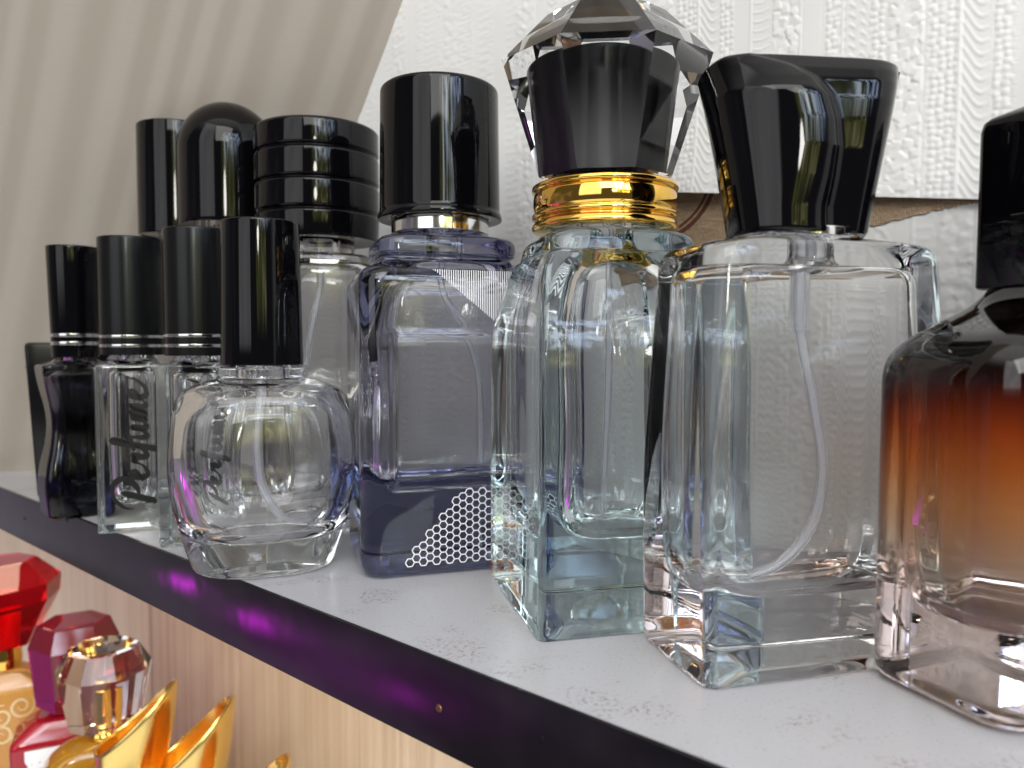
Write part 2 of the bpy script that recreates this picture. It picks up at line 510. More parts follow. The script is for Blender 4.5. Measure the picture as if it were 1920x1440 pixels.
# the shelf board
shelf = thing('shelf', 'white topped shelf board with glossy black front edge carrying clear bottles', 'shelf', (0, 0, 0))
bm = bmesh.new()
def board(bm, a0, a1, b0, b1, z0, z1, bev, mat=0):
    c = sp((a0 + a1) / 2, (b0 + b1) / 2, (z0 + z1) / 2)
    M = Matrix(((U.x, N.x, 0, 0), (U.y, N.y, 0, 0), (0, 0, 1, 0), (0, 0, 0, 1)))
    bar(bm, c, ((a1 - a0) / 2, (b1 - b0) / 2, (z1 - z0) / 2), M, bev, mat)
board(bm, -40, 40, .08, DEPTH - .02, -1.8, 0, 0)
finish('board', bm, shelf_white, shelf, recalc=True)
bm = bmesh.new(); board(bm, -40, 40, -.02, .078, -1.82, .012, .03)
finish('edge_band', bm, edge_black, shelf, recalc=True)
def fascia(px, py):
    d = ray(px, py); o = Vector((0, 0, CAM_H)); p0 = sp(0, -.02, 0)
    t = (p0 - o).dot(N) / d.dot(N); return o + d * t
for px, py, r in ((823, 1328, .085), (1015, 1385, .05), (125, 976, .07), (45, 972, .06)):
    p = fascia(px, py)
    bm = bmesh.new()
    rot = N.to_track_quat('Z', 'Y').to_matrix().to_4x4()
    bmesh.ops.create_cone(bm, cap_ends=True, segments=20, radius1=r * .8, radius2=r, depth=.03, matrix=Matrix.Translation(p - N * .004) @ rot)
    bar(bm, p - N * .02, (r * .7, r * .14, .006), rot)
    finish('screw', bm, screw_m if r > .08 else edge_black, shelf, recalc=True)

# lower shelf, out of view under the gold and red bottles
low = thing('lower_shelf', 'lower shelf board holding the red and gold bottles', 'shelf', (0, 0, 0))
LZ, LK = -23.25, 1.17
bm = bmesh.new(); board(bm, -40, 40, -4, DEPTH - .02, LZ - 1.8, LZ, .02)
finish('board', bm, shelf_white, low, recalc=True)

# loose strip of wallpaper over older brown paper; brown wedge paints its shadow
def wall_at(px, py, off):
    d = ray(px, py); o = Vector((0, 0, CAM_H)); p0 = sp(0, DEPTH - off, 0)
    t = (p0 - o).dot(N) / d.dot(N); p = o + d * t; r = p - E0
    return r.dot(U), p.z
a_l, z_l = wall_at(1215, 362, .3); a_m, z_m = wall_at(1640, 368, .3); a_r, z_r = wall_at(1835, 375, .15)
old = thing('brown_wallpaper_and_shadow', 'old brown wallpaper bared under the loose white sheet, with its shadow painted as a brown wedge', 'wallpaper', (0, 0, 0))
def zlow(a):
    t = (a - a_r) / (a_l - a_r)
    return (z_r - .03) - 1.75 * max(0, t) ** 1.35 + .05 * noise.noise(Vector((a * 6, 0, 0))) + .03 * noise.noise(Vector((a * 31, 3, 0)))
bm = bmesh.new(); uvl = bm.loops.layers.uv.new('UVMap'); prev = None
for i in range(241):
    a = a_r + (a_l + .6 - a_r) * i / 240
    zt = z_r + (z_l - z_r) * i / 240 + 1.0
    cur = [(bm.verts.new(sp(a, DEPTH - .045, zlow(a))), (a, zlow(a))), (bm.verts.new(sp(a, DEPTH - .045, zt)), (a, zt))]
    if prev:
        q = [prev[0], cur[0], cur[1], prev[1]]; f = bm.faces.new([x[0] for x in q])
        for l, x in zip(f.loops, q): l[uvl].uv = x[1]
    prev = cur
finish('paper_shadow_patch', bm, brown_paper_shadow, old)
def arc_line(r0, r1, ca, cz, t0, t1):
    bm = bmesh.new(); pr = None
    for i in range(41):
        t = radians(t0 + (t1 - t0) * i / 40)
        c = [bm.verts.new(sp(ca + r * cos(t), DEPTH - .052, cz + r * sin(t))) for r in (r0, r1)]
        if pr: bm.faces.new((pr[0], c[0], c[1], pr[1]))
        pr = c
    return finish('curved_stripe', bm, cord_brown, old)
ca, cz = wall_at(1235, 330, .02)
arc_line(1.62, 1.70, ca, cz, 172, 300); arc_line(1.76, 1.88, ca, cz, 172, 300)
def loose_place(A, Z, H):
    zl = z_r + (z_l - z_r) * (A - a_r) / (a_l - a_r)
    t = np.clip((Z - zl) / 6.0, 0, 1); sx = np.clip((A - a_r) / (a_l - a_r), 0, 1)
    b = DEPTH - .10 - H - (1 - t) ** 4 * (.06 + .34 * sx)
    return E0.x + U.x * A + N.x * b, E0.y + U.y * A + N.y * b, Z
loose = relief_sheet('wallpaper_sheet', np.arange(a_r - 5, a_l + .5, .036), lambda a: (z_r + (z_l - z_r) * (a - a_r) / (a_l - a_r), 24.0), 420, wallpaper_white, .025, loose_place, da=2.4)
tag(loose, 'loose white embossed wallpaper sheet with a curling lower edge', 'wallpaper')
sol = loose.modifiers.new('thick', 'SOLIDIFY'); sol.thickness = .0002; sol.offset = 1

# ------------------------------------------------------------------ shared bottle pieces
def cylinder_cap(name, parent, r0, r1, z0, z1, mat, lip=.06, hollow=True):
    pts = [(r0 - .12, z0 + .05, 0), (r0 - .1, z0, .02), (r0, z0, .04), (r1, z1, .07), (0.02, z1, 0)]
    return lathe(name, arc_profile(pts), mat, parent, close0=True)

def band(parent, r, z0, z1, mat, name='cap_ring'):
    return lathe(name, arc_profile([(r - .06, z0, 0), (r, z0, .012), (r, z1, .012), (r - .06, z1, 0)]), mat, parent)

def square_outer(A, B, R, zs, neck, zn, foot=.12, shoulder=.3, kick=.1):
    return [(kick, .02, .02, .02, 0), (kick, A * .55, B * .55, R, .2), (0, A - foot - .1, B - foot - .1, R, .05), (0, A, B, R, foot), (zs, A, B, R, shoulder), (zs, neck, neck, neck, .12), (zn, neck, neck, neck, 0)]
def square_inner(A, B, R, z0, zs, neck, zn, fil=.5, shoulder=.3):
    return [(zn, neck, neck, neck, 0), (zs, neck, neck, neck, .1), (zs, A, B, R, shoulder), (z0, A, B, R, fil), (z0, .03, .03, .03, 0)]

# ------------------------------------------------------------------ 12: large clear bottle, wave cap
def wave_cap(parent, z0):
    XC = [(0, .76), (.11, .74), (.46, .73), (1.06, .82), (1.66, .87), (2.24, .82), (2.71, .69), (3.1, .41), (3.38, -.04), (3.62, -.70), (3.9, -1.3)]
    H = 3.2
    XC = [(z * .885, x - .30) for z, x in XC]
    def xc(z):
        for (z1, x1), (z2, x2) in zip(XC, XC[1:]):
            if z <= z2:
                t = (z - z1) / (z2 - z1); return x1 + (x2 - x1) * t
        return XC[-1][1]
    NF, NB, NZ = 74, 40, 72
    bm = bmesh.new(); rings = []
    for i in range(NZ + 1):
        t = i / NZ; z = H * t
        zz = z
        xl = -1.30 - .50 * t ** 1.15 - .08 * t; xr = 1.30 + .56 * t
        B = 1.0 + .35 * t
        c = min(max(xc(z), xl + .25), xr - .3)
        ring = []
        top_round = max(0, (t - .93) / .07)
        for j in range(NF + 1):
            if j <= 46:
                u = j / 46; u = 1 - (1 - u) ** 1.35; x = xl + (c - xl) * u
            else:
                u = (j - 46) / (NF - 46); x = c + (xr - c) * u
            e = min(1, abs(2 * (x - (xl + xr) / 2) / (xr - xl)))
            pw = 3.2 if x < (xl + xr) / 2 else 9.0
            yf = -B * (1 - e ** pw) ** (1 / 2.4) * .78
            if j <= 46:
                s = (c - x); w = .85
                q = 1 - min(s / w, 1)
                bul = .46 * sqrt(max(0, 1 - q * q))
                el = max(0, 1 - (x - xl) / .55)
                bul *= sqrt(max(0, 1 - el * el)) * (.55 + .45 * (1 - t))
                yf -= bul * min(1, (1.0 - t) * 4 + .12)
            else:
                s = x - c
                yf += .05 * min(1, s / .12) + .22 * s
            ring.append(Vector((x, yf, z)))
        for j in range(1, NB):
            a = pi * j / NB
            ca_, sa = cos(a), sin(a)
            x = (xl + xr) / 2 + (xr - xl) / 2 * math.copysign(abs(ca_) ** .62, ca_)
            ring.append(Vector((x, B * abs(sa) ** .75, z)))
        # sloping, rounded top: left end rises
        for p in ring:
            drop = .13 * (p.x + 1.5) / 3.0 * t ** 3
            edge_l = max(0, 1 - (p.x - xl) / .5)
            p.z -= drop + .20 * edge_l ** 2 * t ** 5
        rings.append(ring)
    last = rings[-1]; cen = sum(last, Vector()) / len(last)
    for kk, dz in ((.97, .03), (.9, .05), (.5, .06)):
        rings.append([Vector((cen.x + (p.x - cen.x) * kk, cen.y + (p.y - cen.y) * kk, p.z + dz)) for p in last])
    first = rings[0]; c0 = sum(first, Vector()) / len(first)
    rings = [[c0 + (p - c0) * .8 + Vector((0, 0, .02)) for p in first], [c0 + (p - c0) * .965 + Vector((0, 0, -.06)) for p in first]] + rings
    for r in rings:
        for p in r: p.z += z0
    loft(bm, rings)
    return finish('cap', bm, black, parent, sharp=48)

W12 = thing('square_perfume_bottle', 'large clear rectangular bottle with a black wave shaped cap beside the amber bottle', 'perfume bottle', on_shelf(1478, 1215), 15)
glass_bottle('glass_body',
    [(.12, .02, .02, .02, 0), (.12, 1.5, .7, .3, .2), (0, 2.3, 1.15, .3, .06), (0, 2.56, 1.36, .22, .10), (3.5, 2.64, 1.38, .26, 1.0), (7.86, 2.46, 1.22, .5, .34), (8.0, 1.25, 1.0, .9, .10), (8.35, .75, .75, .75, 0)],
    [(8.35, .45, .45, .45, 0), (7.5, .45, .45, .45, .2), (7.46, 2.08, .84, .5, .35), (3.5, 2.24, .98, .58, .8), (1.45, 2.15, .9, .7, .75), (1.28, .03, .03, .03, 0)],
    glass, W12, seed=3, wi=.03, bulge=.03, ibulge=.05)
lathe('collar', arc_profile([(.75, 8.02, 0), (1.02, 8.02, .03), (1.02, 8.2, .03), (.75, 8.2, 0)]), silver, W12)
cap12 = wave_cap(W12, 8.14); cap12.rotation_euler = (0, 0, radians(-27))
tube('dip_tube', [(.02, 0, 8.2), (.0, 0, 7.2), (.0, -.05, 6.2), (.25, -.2, 4.8), (.42, -.25, 3.6), (.2, -.2, 2.5), (-.45, -.12, 1.75), (-1.15, -.05, 1.5)], .115, plastic_tube, W12, hollow=.55)
lathe('tube_holder', arc_profile([(.16, 6.3, 0), (.19, 6.3, .02), (.19, 7.5, .02), (.40, 7.6, .05), (.40, 8.2, 0)]), plastic_tube, W12)

# ------------------------------------------------------------------ 11: aqua square bottle, crystal stopper
C11 = thing('crystal_cap_bottle', 'pale aqua square glass bottle with gold collar and faceted crystal cap', 'perfume bottle', on_shelf(1129, 1120), 13.5)
glass_bottle('glass_body',
    [(.10, .02, .02, .02, 0), (.10, 1.5, 1.5, .3, .2), (0, 2.0, 2.2, .2, .05), (0, 2.24, 2.42, .16, .07), (6.3, 2.24, 2.42, .17, 1.0), (7.55, 2.0, 1.80, .2, .25), (8.0, 1.78, 1.62, .2, .06), (8.05, 1.70, 1.56, .3, .05), (8.5, 1.62, 1.5, .4, .22), (8.62, 1.2, 1.2, 1.1, .1), (9.0, 1.0, 1.0, 1.0, 0)],
    [(9.0, .5, .5, .5, 0), (8.2, .5, .5, .5, .25), (7.6, 1.15, 1.15, .7, .4), (6.4, 1.5, 1.55, .75, .6), (1.85, 1.5, 1.55, .8, .9), (1.62, .03, .03, .03, 0)],
    glass_aqua, C11, seed=13, wi=.035)
lathe('gold_collar', arc_profile([(1.0, 8.817, 0), (1.66, 8.800, .04), (1.72, 8.877, .05), (1.66, 8.989, .03), (1.60, 9.015, .02), (1.60, 9.058, .02), (1.70, 9.092, .04), (1.70, 9.170, .03), (1.62, 9.204, .02), (1.655, 9.264, .04), (1.68, 9.454, .12), (1.655, 9.643, .04), (1.61, 9.677, .02), (1.70, 9.729, .04), (1.70, 9.815, .04), (1.62, 9.858, .02), (.9, 9.866, 0)], n=4), gold, C11, sharp=60)
def octagon(r, z, rot=22.5, k=8): return [Vector((r * cos(radians(rot + 360 / k * j)), r * sin(radians(rot + 360 / k * j)), z)) for j in range(k)]
bm = bmesh.new()
loft(bm, [octagon(1.52, 9.95), octagon(1.62, 9.97), octagon(2.50, 12.50), octagon(1.42, 13.62), octagon(1.3, 13.65)])
cap = finish('crystal_cap', bm, crystal, C11, smooth=False); cap.rotation_euler = (0, 0, radians(-19))
lathe('cap_core', arc_profile([(.3, 9.99, 0), (1.22, 9.99, .03), (1.24, 12.68, .08), (.02, 12.7, 0)]), black_core, C11, cx=-.1)
bm = bmesh.new(); bmesh.ops.create_uvsphere(bm, u_segments=20, v_segments=14, radius=.12, matrix=Matrix.Translation((-1.66, -.42, 9.42)))
finish('rhinestone', bm, crystal, C11)
for o in C11.children:
    if o.name.split('.')[0] in ('gold_collar', 'crystal_cap', 'cap_core', 'rhinestone'): o.location.z = -.0014
tube('dip_tube', [(0, 0, 8.6), (.05, .1, 6), (.1, .3, 4), (.0, .5, 1.8)], .10, plastic_tube, C11)

# ------------------------------------------------------------------ 10: ink blue bottle
B10 = thing('blue_perfume_bottle', 'ink blue tinted glass bottle printed with white honeycomb and fine lines', 'perfume bottle', on_shelf(828, 1042), 18)
FA, FB = 2.46, 1.9
def dent10(p, A, B):
    if A > 2.2 and p.y < -B + .06 and 1.0 < p.z < 7.6:
        sx = min(p.x + 1.80, 1.80 - p.x); sz = min(p.z - 2.30, 6.45 - p.z)
        s = min(sx, sz)
        if s > 0:
            t = min(1, s / .30); p.y += .34 * t * t * (3 - 2 * t)
glass_bottle('glass_body',
    [(.15, .02, .02, .02, 0), (.15, 1.5, 1.0, .3, .2), (0, 2.1, 1.58, .4, .08), (.06, 2.36, 1.8, .5, .12), (.35, FA, FB, .52, .15), (7.95, FA, FB, .52, .35), (8.22, 1.82, 1.45, .5, .12), (8.36, 1.74, 1.4, .48, .06), (8.42, 1.88, 1.50, .52, .10), (8.9, 1.86, 1.48, .5, .22), (9.02, 1.3, 1.1, 1.0, .1), (9.2, 1.05, 1.05, 1.05, 0)],
    [(9.2, .5, .5, .5, 0), (8.3, .5, .5, .5, .2), (7.7, 1.85, 1.38, .6, .4), (6.2, 2.05, 1.42, .6, .3), (2.3, 2.05, 1.42, .6, .6), (2.05, .03, .03, .03, 0)],
    glass_blue, B10, seed=23, wi=.03, dent=dent10, maxlen=.1, m=40)
lathe('neck_ring', arc_profile([(1.0, 9.12, 0), (1.36, 9.12, .02), (1.36, 9.55, .02), (1.0, 9.55, 0)]), silver, B10)
lathe('cap', arc_profile([(1.2, 9.62, 0), (1.45, 9.52, .03), (1.74, 9.50, .06), (1.74, 9.62, .06), (1.68, 9.74, .05), (1.64, 13.05, .09), (1.56, 13.12, .04), (.02, 13.12, 0)]), black, B10)
tube('dip_tube', [(0, 0, 8.6), (.1, 0, 7.4), (.65, -.2, 6.6), (.75, -.2, 6.2), (1.1, 0, 5.0), (1.2, .1, 2.6)], .10, plastic_tube, B10)
yf = -FB - .012
bm = bmesh.new()
def flat(bm, x0, z0, x1, z1, w, y):
    d = Vector((x1 - x0, 0, z1 - z0)); l = d.length
    if l < 1e-4: return
    n = Vector((-d.z, 0, d.x)) / l * w / 2; a = Vector((x0, y, z0)); b = Vector((x1, y, z1))
    v = [bm.verts.new(q) for q in (a - n, b - n, b + n, a + n)]
    bm.faces.new(v)
for i in range(40):
    x = -.62 + i * .06
    t = i / 36
    if x < 1.72: flat(bm, x, 7.98, x, 7.98 - max(.02, min(1.62, 1.72 * t)), .024, yf)
finish('line_print', bm, ink_white, B10)
bm = bmesh.new(); hr = .118; seen = set()
for q in range(-20, 26):
    for r in range(0, 22):
        cx = -1.62 + q * hr * 1.5 + 0; cz = .42 + (r + .5 * (q % 2)) * hr * sqrt(3)
        if cz > 2.2 or cx > 1.66 or cx < -1.6: continue
        if cz - .38 > (cx + 1.45) * 1.12: continue
        for k in range(6):
            a, b = radians(60 * k), radians(60 * k + 60)
            p = (cx + hr * cos(a), cz + hr * sin(a)); w = (cx + hr * cos(b), cz + hr * sin(b))
            key = tuple(sorted(((round(p[0], 2), round(p[1], 2)), (round(w[0], 2), round(w[1], 2)))))
            if key in seen: continue
            seen.add(key); flat(bm, *p, *w, .028, yf)
finish('honeycomb_print', bm, ink_white, B10)

# ------------------------------------------------------------------ 6: round clear bottle
R6 = thing('round_perfume_bottle', 'small rounded clear glass bottle with thick base and tall plain black cap', 'perfume bottle', on_shelf(498, 1056), 20)
glass_bottle('glass_body',
    [(.14, .02, .02, .02, 0), (.14, 1.1, 1.0, .8, .2), (0, 1.62, 1.42, 1.3, .08), (.08, 1.86, 1.64, 1.45, .14), (1.1, 2.16, 1.9, 1.5, .8), (2.7, 2.48, 2.13, 1.55, 1.6), (4.80, 2.20, 1.92, 1.4, .42), (5.08, 1.45, 1.4, 1.35, .16), (5.14, 1.16, 1.16, 1.16, .10), (5.42, 1.16, 1.16, 1.16, .05), (5.5, .9, .9, .9, 0)],
    [(5.5, .5, .5, .5, 0), (5.0, .5, .5, .5, .2), (4.62, 1.85, 1.55, 1.4, .6), (2.8, 2.14, 1.80, 1.4, 1.3), (1.25, 1.74, 1.47, 1.2, .5), (.88, 1.2, 1.0, .9, .5), (.84, .03, .03, .03, 0)],
    glass_thin, R6, seed=31, wi=.04, wo=.01)
cylinder_cap('cap', R6, 1.09, 1.03, 5.5, 9.36, black)
tube('dip_tube', [(0, 0, 5.3), (-.15, -.2, 3.6), (-.05, -.3, 2.2), (.5, -.2, 1.25), (1.3, 0, .98)], .115, plastic_tube, R6)

# ------------------------------------------------------------------ 3 and 5: printed square bottles
WORD = [
 [(-.05, .95), (.15, 1.6), (.8, 2.15), (1.6, 2.2), (2.05, 1.75), (1.9, 1.15), (1.35, .7), (.75, .62)],
 [(1.15, 1.75), (.95, 1.1), (.72, .4), (.5, -.25), (.25, -.35)],
 [(1.85, .35), (2.3, .55), (2.62, .85), (2.5, 1.08), (2.2, .85), (2.15, .3), (2.4, .04), (2.8, .2), (3.1, .55)],
 [(3.0, .4), (3.25, .95), (3.32, .78), (3.65, .95), (3.52, .35), (3.68, .05), (4.0, .3), (4.2, .6)],
 [(4.1, .4), (4.6, 1.3), (4.85, 2.05), (4.68, 2.2), (4.5, 1.6), (4.3, .6), (4.05, -.5), (3.85, -.85)],
 [(3.95, .85), (4.4, 1.0), (5.1, 1.12)],
 [(4.95, 1.0), (4.85, .35), (5.02, .04), (5.35, .35), (5.58, 1.0), (5.5, .35), (5.68, .04), (5.98, .4)],
 [(5.95, .35), (6.2, 1.02), (6.12, .05), (6.35, .75), (6.58, 1.02), (6.55, .05), (6.8, .75), (7.02, 1.02), (6.95, .35), (7.12, .04), (7.45, .35)],
 [(7.35, .35), (7.8, .55), (8.1, .85), (8.0, 1.08), (7.68, .85), (7.62, .3), (7.9, .02), (8.4, .2), (8.85, .75), (9.0, 1.3)]]
def lettering(parent, y, u, x0, z0):
    bm = bmesh.new()
    for si, st in enumerate(WORD):
        P = [Vector((a, b)) for a, b in st]; pts = []
        for i in range(len(P) - 1):
            p0, p1, p2, p3 = P[max(i - 1, 0)], P[i], P[i + 1], P[min(i + 2, len(P) - 1)]
            for j in range(8):
                f = j / 8
                pts.append(.5 * ((2 * p1) + (p2 - p0) * f + (2 * p0 - 5 * p1 + 4 * p2 - p3) * f * f + (3 * p1 - p0 - 3 * p2 + p3) * f ** 3))
        pts.append(P[-1])
        prev = None; n = len(pts)
        for i, p in enumerate(pts):
            t = (pts[min(i + 1, n - 1)] - pts[max(i - 1, 0)]).normalized()
            w = .10 + .11 * max(0, -t.y) + .04 * abs(t.x)
            w *= min(1, .35 + 4 * min(i, n - 1 - i) / n)
            nn = Vector((-t.y, t.x)) * w
            e = [p + nn, p - nn]
            # text runs up the bottle: glyph x -> z, glyph y -> -x
            vs = [bm.verts.new((x0 - q.y * u, yy, z0 + q.x * u)) for yy in (y - .004 - si * .0004, y) for q in e]
            if prev:
                bm.faces.new((prev[0], vs[0], vs[1], prev[1])); bm.faces.new((prev[3], vs[3], vs[2], prev[2]))
                bm.faces.new((prev[1], vs[1], vs[3], prev[3])); bm.faces.new((prev[2], vs[2], vs[0], prev[0]))
            prev = vs
    return finish('lettering', bm, ink_black, parent, recalc=True)

def printed_bottle(label, base, rot):
    t = thing('printed_perfume_bottle', label, 'perfume bottle', base, rot, 'slim square bottles with printed script')
    glass_bottle('glass_body',
        [(.08, .02, .02, .02, 0), (.08, .6, .55, .1, .1), (0, .92, .86, .1, .04), (0, 1.02, .96, .10, .05), (5.42, 1.02, .96, .10, .12), (5.52, .8, .8, .7, .08), (5.85, .6, .6, .6, 0)],
        [(5.85, .3, .3, .3, 0), (5.4, .3, .3, .3, .1), (5.2, .72, .70, .66, .2), (3.0, .74, .72, .68, .5), (.92, .70, .68, .66, .5), (.78, .03, .03, .03, 0)],
        glass_green, t, seed=base[0], wi=.02)
    cylinder_cap('cap', t, .98, .98, 5.72, 9.55, black_brushed)
    band(t, .995, 5.98, 6.07, silver); band(t, .995, 6.28, 6.37, silver)
    tube('dip_tube', [(0, 0, 5.5), (.0, -.1, 4), (.1, -.2, 2.4), (.3, 0, 1.05)], .07, plastic_tube, t)
    lettering(t, -.965, .475, .50, .75)
    return t
printed_bottle('slim clear bottle lettered in black script beside the violet hourglass bottle', on_shelf(256, 985), 20)
printed_bottle('slim clear bottle lettered in black script, partly hidden behind the rounded clear bottle', on_shelf(380, 1011), 8)

# ------------------------------------------------------------------ 2: violet hourglass bottle
V2 = thing('violet_perfume_bottle', 'dark violet hourglass shaped bottle with flared black cap and silver rings', 'perfume bottle', on_shelf(150, 964), 42)
glass_bottle('glass_body',
    [(.08, .02, .02, .02, 0), (.08, .7, .5, .3, .1), (0, .95, .7, .3, .06), (.12, 1.10, .82, .3, .1), (1.4, 1.22, .92, .32, .8), (3.2, .80, .62, .3, 1.1), (4.8, 1.12, .82, .28, .45), (5.35, 1.18, .85, .25, .12), (5.5, .7, .6, .5, .1), (5.75, .5, .5, .5, 0)],
    [(5.75, .3, .3, .3, 0), (5.3, .3, .3, .3, .1), (5.1, .92, .6, .3, .2), (3.2, .58, .42, .3, .9), (1.4, .95, .68, .4, .8), (.75, .8, .55, .4, .3), (.65, .03, .03, .03, 0)],
    [violet_lacquer, glass], V2, seed=41)
cylinder_cap('cap', V2, .74, .84, 5.62, 9.5, black)
band(V2, .765, 6.05, 6.17, silver); band(V2, .775, 6.33, 6.45, silver)

# ------------------------------------------------------------------ 1: black slab bottle
K1 = thing('black_box', 'plain black upright box at the far left end of the shelf', 'box', on_shelf(140, 925), 20)
bm = bmesh.new()
loft(bm, [rr(1.15, .55, .12, 0.0), rr(1.22, .6, .14, .08), rr(1.52, .62, .16, 5.95), rr(1.5, .6, .15, 6.1), rr(1.4, .5, .1, 6.16)])
finish('box_body', bm, black_satin, K1)
bm = bmesh.new(); bar(bm, (0, 0, 5.2), (1.50, .625, .012)); finish('lid_seam', bm, black, K1, recalc=True)

# ------------------------------------------------------------------ 7, 8, 9: tall black caps behind
T7 = thing('tall_perfume_bottle', 'bottle with a tall straight black cylinder cap, standing behind the printed script bottles', 'perfume bottle', on_shelf(348, 938), 0)
glass_bottle('glass_body', square_outer(1.45, 1.45, 1.45, 9.5, .8, 10.3), square_inner(1.2, 1.2, 1.2, .9, 9.2, .5, 10.3), glass, T7, seed=50)
cylinder_cap('cap', T7, 1.46, 1.46, 10.2, 14.3, black)
D8 = thing('dome_cap_bottle', 'bottle with a glossy black bullet shaped dome cap beside the ribbed cap', 'perfume bottle', on_shelf(440, 964), 0)
glass_bottle('glass_body', square_outer(1.6, 1.6, 1.6, 9.6, .8, 10.3), square_inner(1.35, 1.35, 1.35, .9, 9.3, .5, 10.3), glass, D8, seed=55)
dome = [(1.3, 10.22, 0), (1.66, 10.18, .05), (1.68, 10.3, .03), (1.68, 12.75, 0)]
pts = arc_profile(dome) + [(1.68 * cos(radians(a)), 12.75 + 1.72 * sin(radians(a))) for a in range(4, 89, 4)] + [(.02, 14.47)]
lathe('cap', pts, black, D8)
G9 = thing('ribbed_cap_bottle', 'clear cylindrical bottle with a wide black cap of four stacked ribs', 'perfume bottle', on_shelf(603, 982), 12)
glass_bottle('glass_body', square_outer(1.72, 1.72, .9, 8.95, 1.2, 9.5, shoulder=.25), square_inner(1.45, 1.45, .8, 1.0, 8.7, .5, 9.5), glass, G9, seed=61, wi=.03)
pr = [(1.6, 9.50, 0), (1.98, 9.45, .05)]
for z in (10.30, 11.25, 12.22):
    pr += [(2.02, z - .08, .05), (1.93, z, .03), (2.02, z + .08, .05)]
pr += [(2.02, 13.02, .08), (1.9, 13.1, .04), (.02, 13.1, 0)]
lathe('cap', arc_profile(pr), black, G9, sharp=60)
tube('dip_tube', [(0, 0, 9.2), (.05, 0, 8.0), (-.35, -.3, 6.0), (-.75, -.5, 3.2), (-.9, -.5, 1.2)], .13, plastic_tube, G9)

# ------------------------------------------------------------------ 13: amber bottle
A13 = thing('amber_perfume_bottle', 'square bottle shading from black through amber to clear pink with black cap', 'perfume bottle', on_shelf(1968, 1268), 21)
glass_bottle('glass_body',
    [(.12, .02, .02, .02, 0), (.12, 2.0, .9, .3, .2), (0, 2.75, 1.25, .5, .1), (.12, 3.05, 1.5, .7, .18), (5.75, 3.05, 1.5, .75, .40), (6.15, 2.7, 1.25, .7, .3), (6.75, 1.3, .98, .5, .25), (7.05, 1.05, .92, .6, .1), (7.3, .8, .8, .8, 0)],
    [(7.3, .5, .5, .5, 0), (6.6, .5, .5, .5, .2), (5.7, 2.4, .95, .6, .4), (2.0, 2.6, 1.05, .7, .7), (1.35, 2.3, .9, .7, .5), (1.2, .03, .03, .03, 0)],
    [amber_lacquer, glass], A13, seed=71, wi=.05)
bm = bmesh.new()
R = lambda A, z, r=.22: rr(A, A * .9, r, z)
loft(bm, [R(.9, 7.1), R(1.05, 7.04), R(1.08, 7.08), R(1.07, 9.0), R(1.06, 9.86, .2), R(1.03, 10.02, .2), R(.96, 10.1, .2), R(.05, 10.5, .02)])
finish('cap', bm, black, A13)

# ------------------------------------------------------------------ lower shelf bottles
def jewel(name, parent, rings, mat, k=8, rot=22.5):
    bm = bmesh.new(); loft(bm, [octagon(r, z, rot, k) for r, z in rings])
    return finish(name, bm, mat, parent, smooth=False)
def swirl(parent, name, cx, cz, r, y, turns, w, mat, ph=0.0, mir=1):
    bm = bmesh.new(); prev = None; n = 60
    for i in range(n + 1):
        t = i / n; a = ph + turns * 2 * pi * t; rad = r * (1 - .82 * t)
        p = Vector((cx + mir * rad * cos(a), 0, cz + rad * sin(a))); ww = w * (.3 + .7 * sin(pi * min(1, t * 1.0 + .06)))
        d = Vector((mir * cos(a), 0, sin(a)))
        vs = [bm.verts.new(p + d * s * ww + Vector((0, y, 0))) for s in (-.5, .5)]
        if prev: bm.faces.new((prev[0], vs[0], vs[1], prev[1]))
        prev = vs
    return finish(name, bm, mat, parent)

# red jewel bottle
J1 = thing('red_jewel_bottle', 'amber bottle with gold filigree and a large red faceted cap', 'perfume bottle', (-24.4, 36.3, LZ + .005), 30)
jewel('faceted_cap', J1, [(1.0, 12.95), (1.15, 13.0), (2.2, 14.9), (2.25, 15.6), (1.3, 16.45), (1.2, 16.5)], red_crystal, 7, 10)
lathe('cap_core', arc_profile([(.2, 13.05, 0), (.42, 13.05, .03), (.42, 14.7, .06), (.02, 14.72, 0)]), red_core, J1)
lathe('neck_ring', arc_profile([(.3, 12.0, 0), (.62, 12.0, .05), (.66, 12.4, .08), (.6, 12.9, .05), (.3, 12.92, 0)]), gold, J1)
bm = bmesh.new(); loft(bm, [rr(*q[1:], q[0]) for q in prof([(0, 1.6, 1.0, .3, 0), (.05, 1.75, 1.1, .3, .05), (11.2, 1.75, 1.1, .3, .5), (11.9, .8, .7, .4, .1), (12.0, .6, .6, .6, 0)], maxlen=2)])
finish('glass_body', bm, amber_glass, J1)
for i in range(7):
    swirl(J1, 'filigree', -.9 + (i % 3) * .75, 10.6 - (i // 3) * 1.1 - .3 * (i % 2), .5, -1.13, 1.6, .10, ink_cream, i * 1.3, 1 if i % 2 else -1)

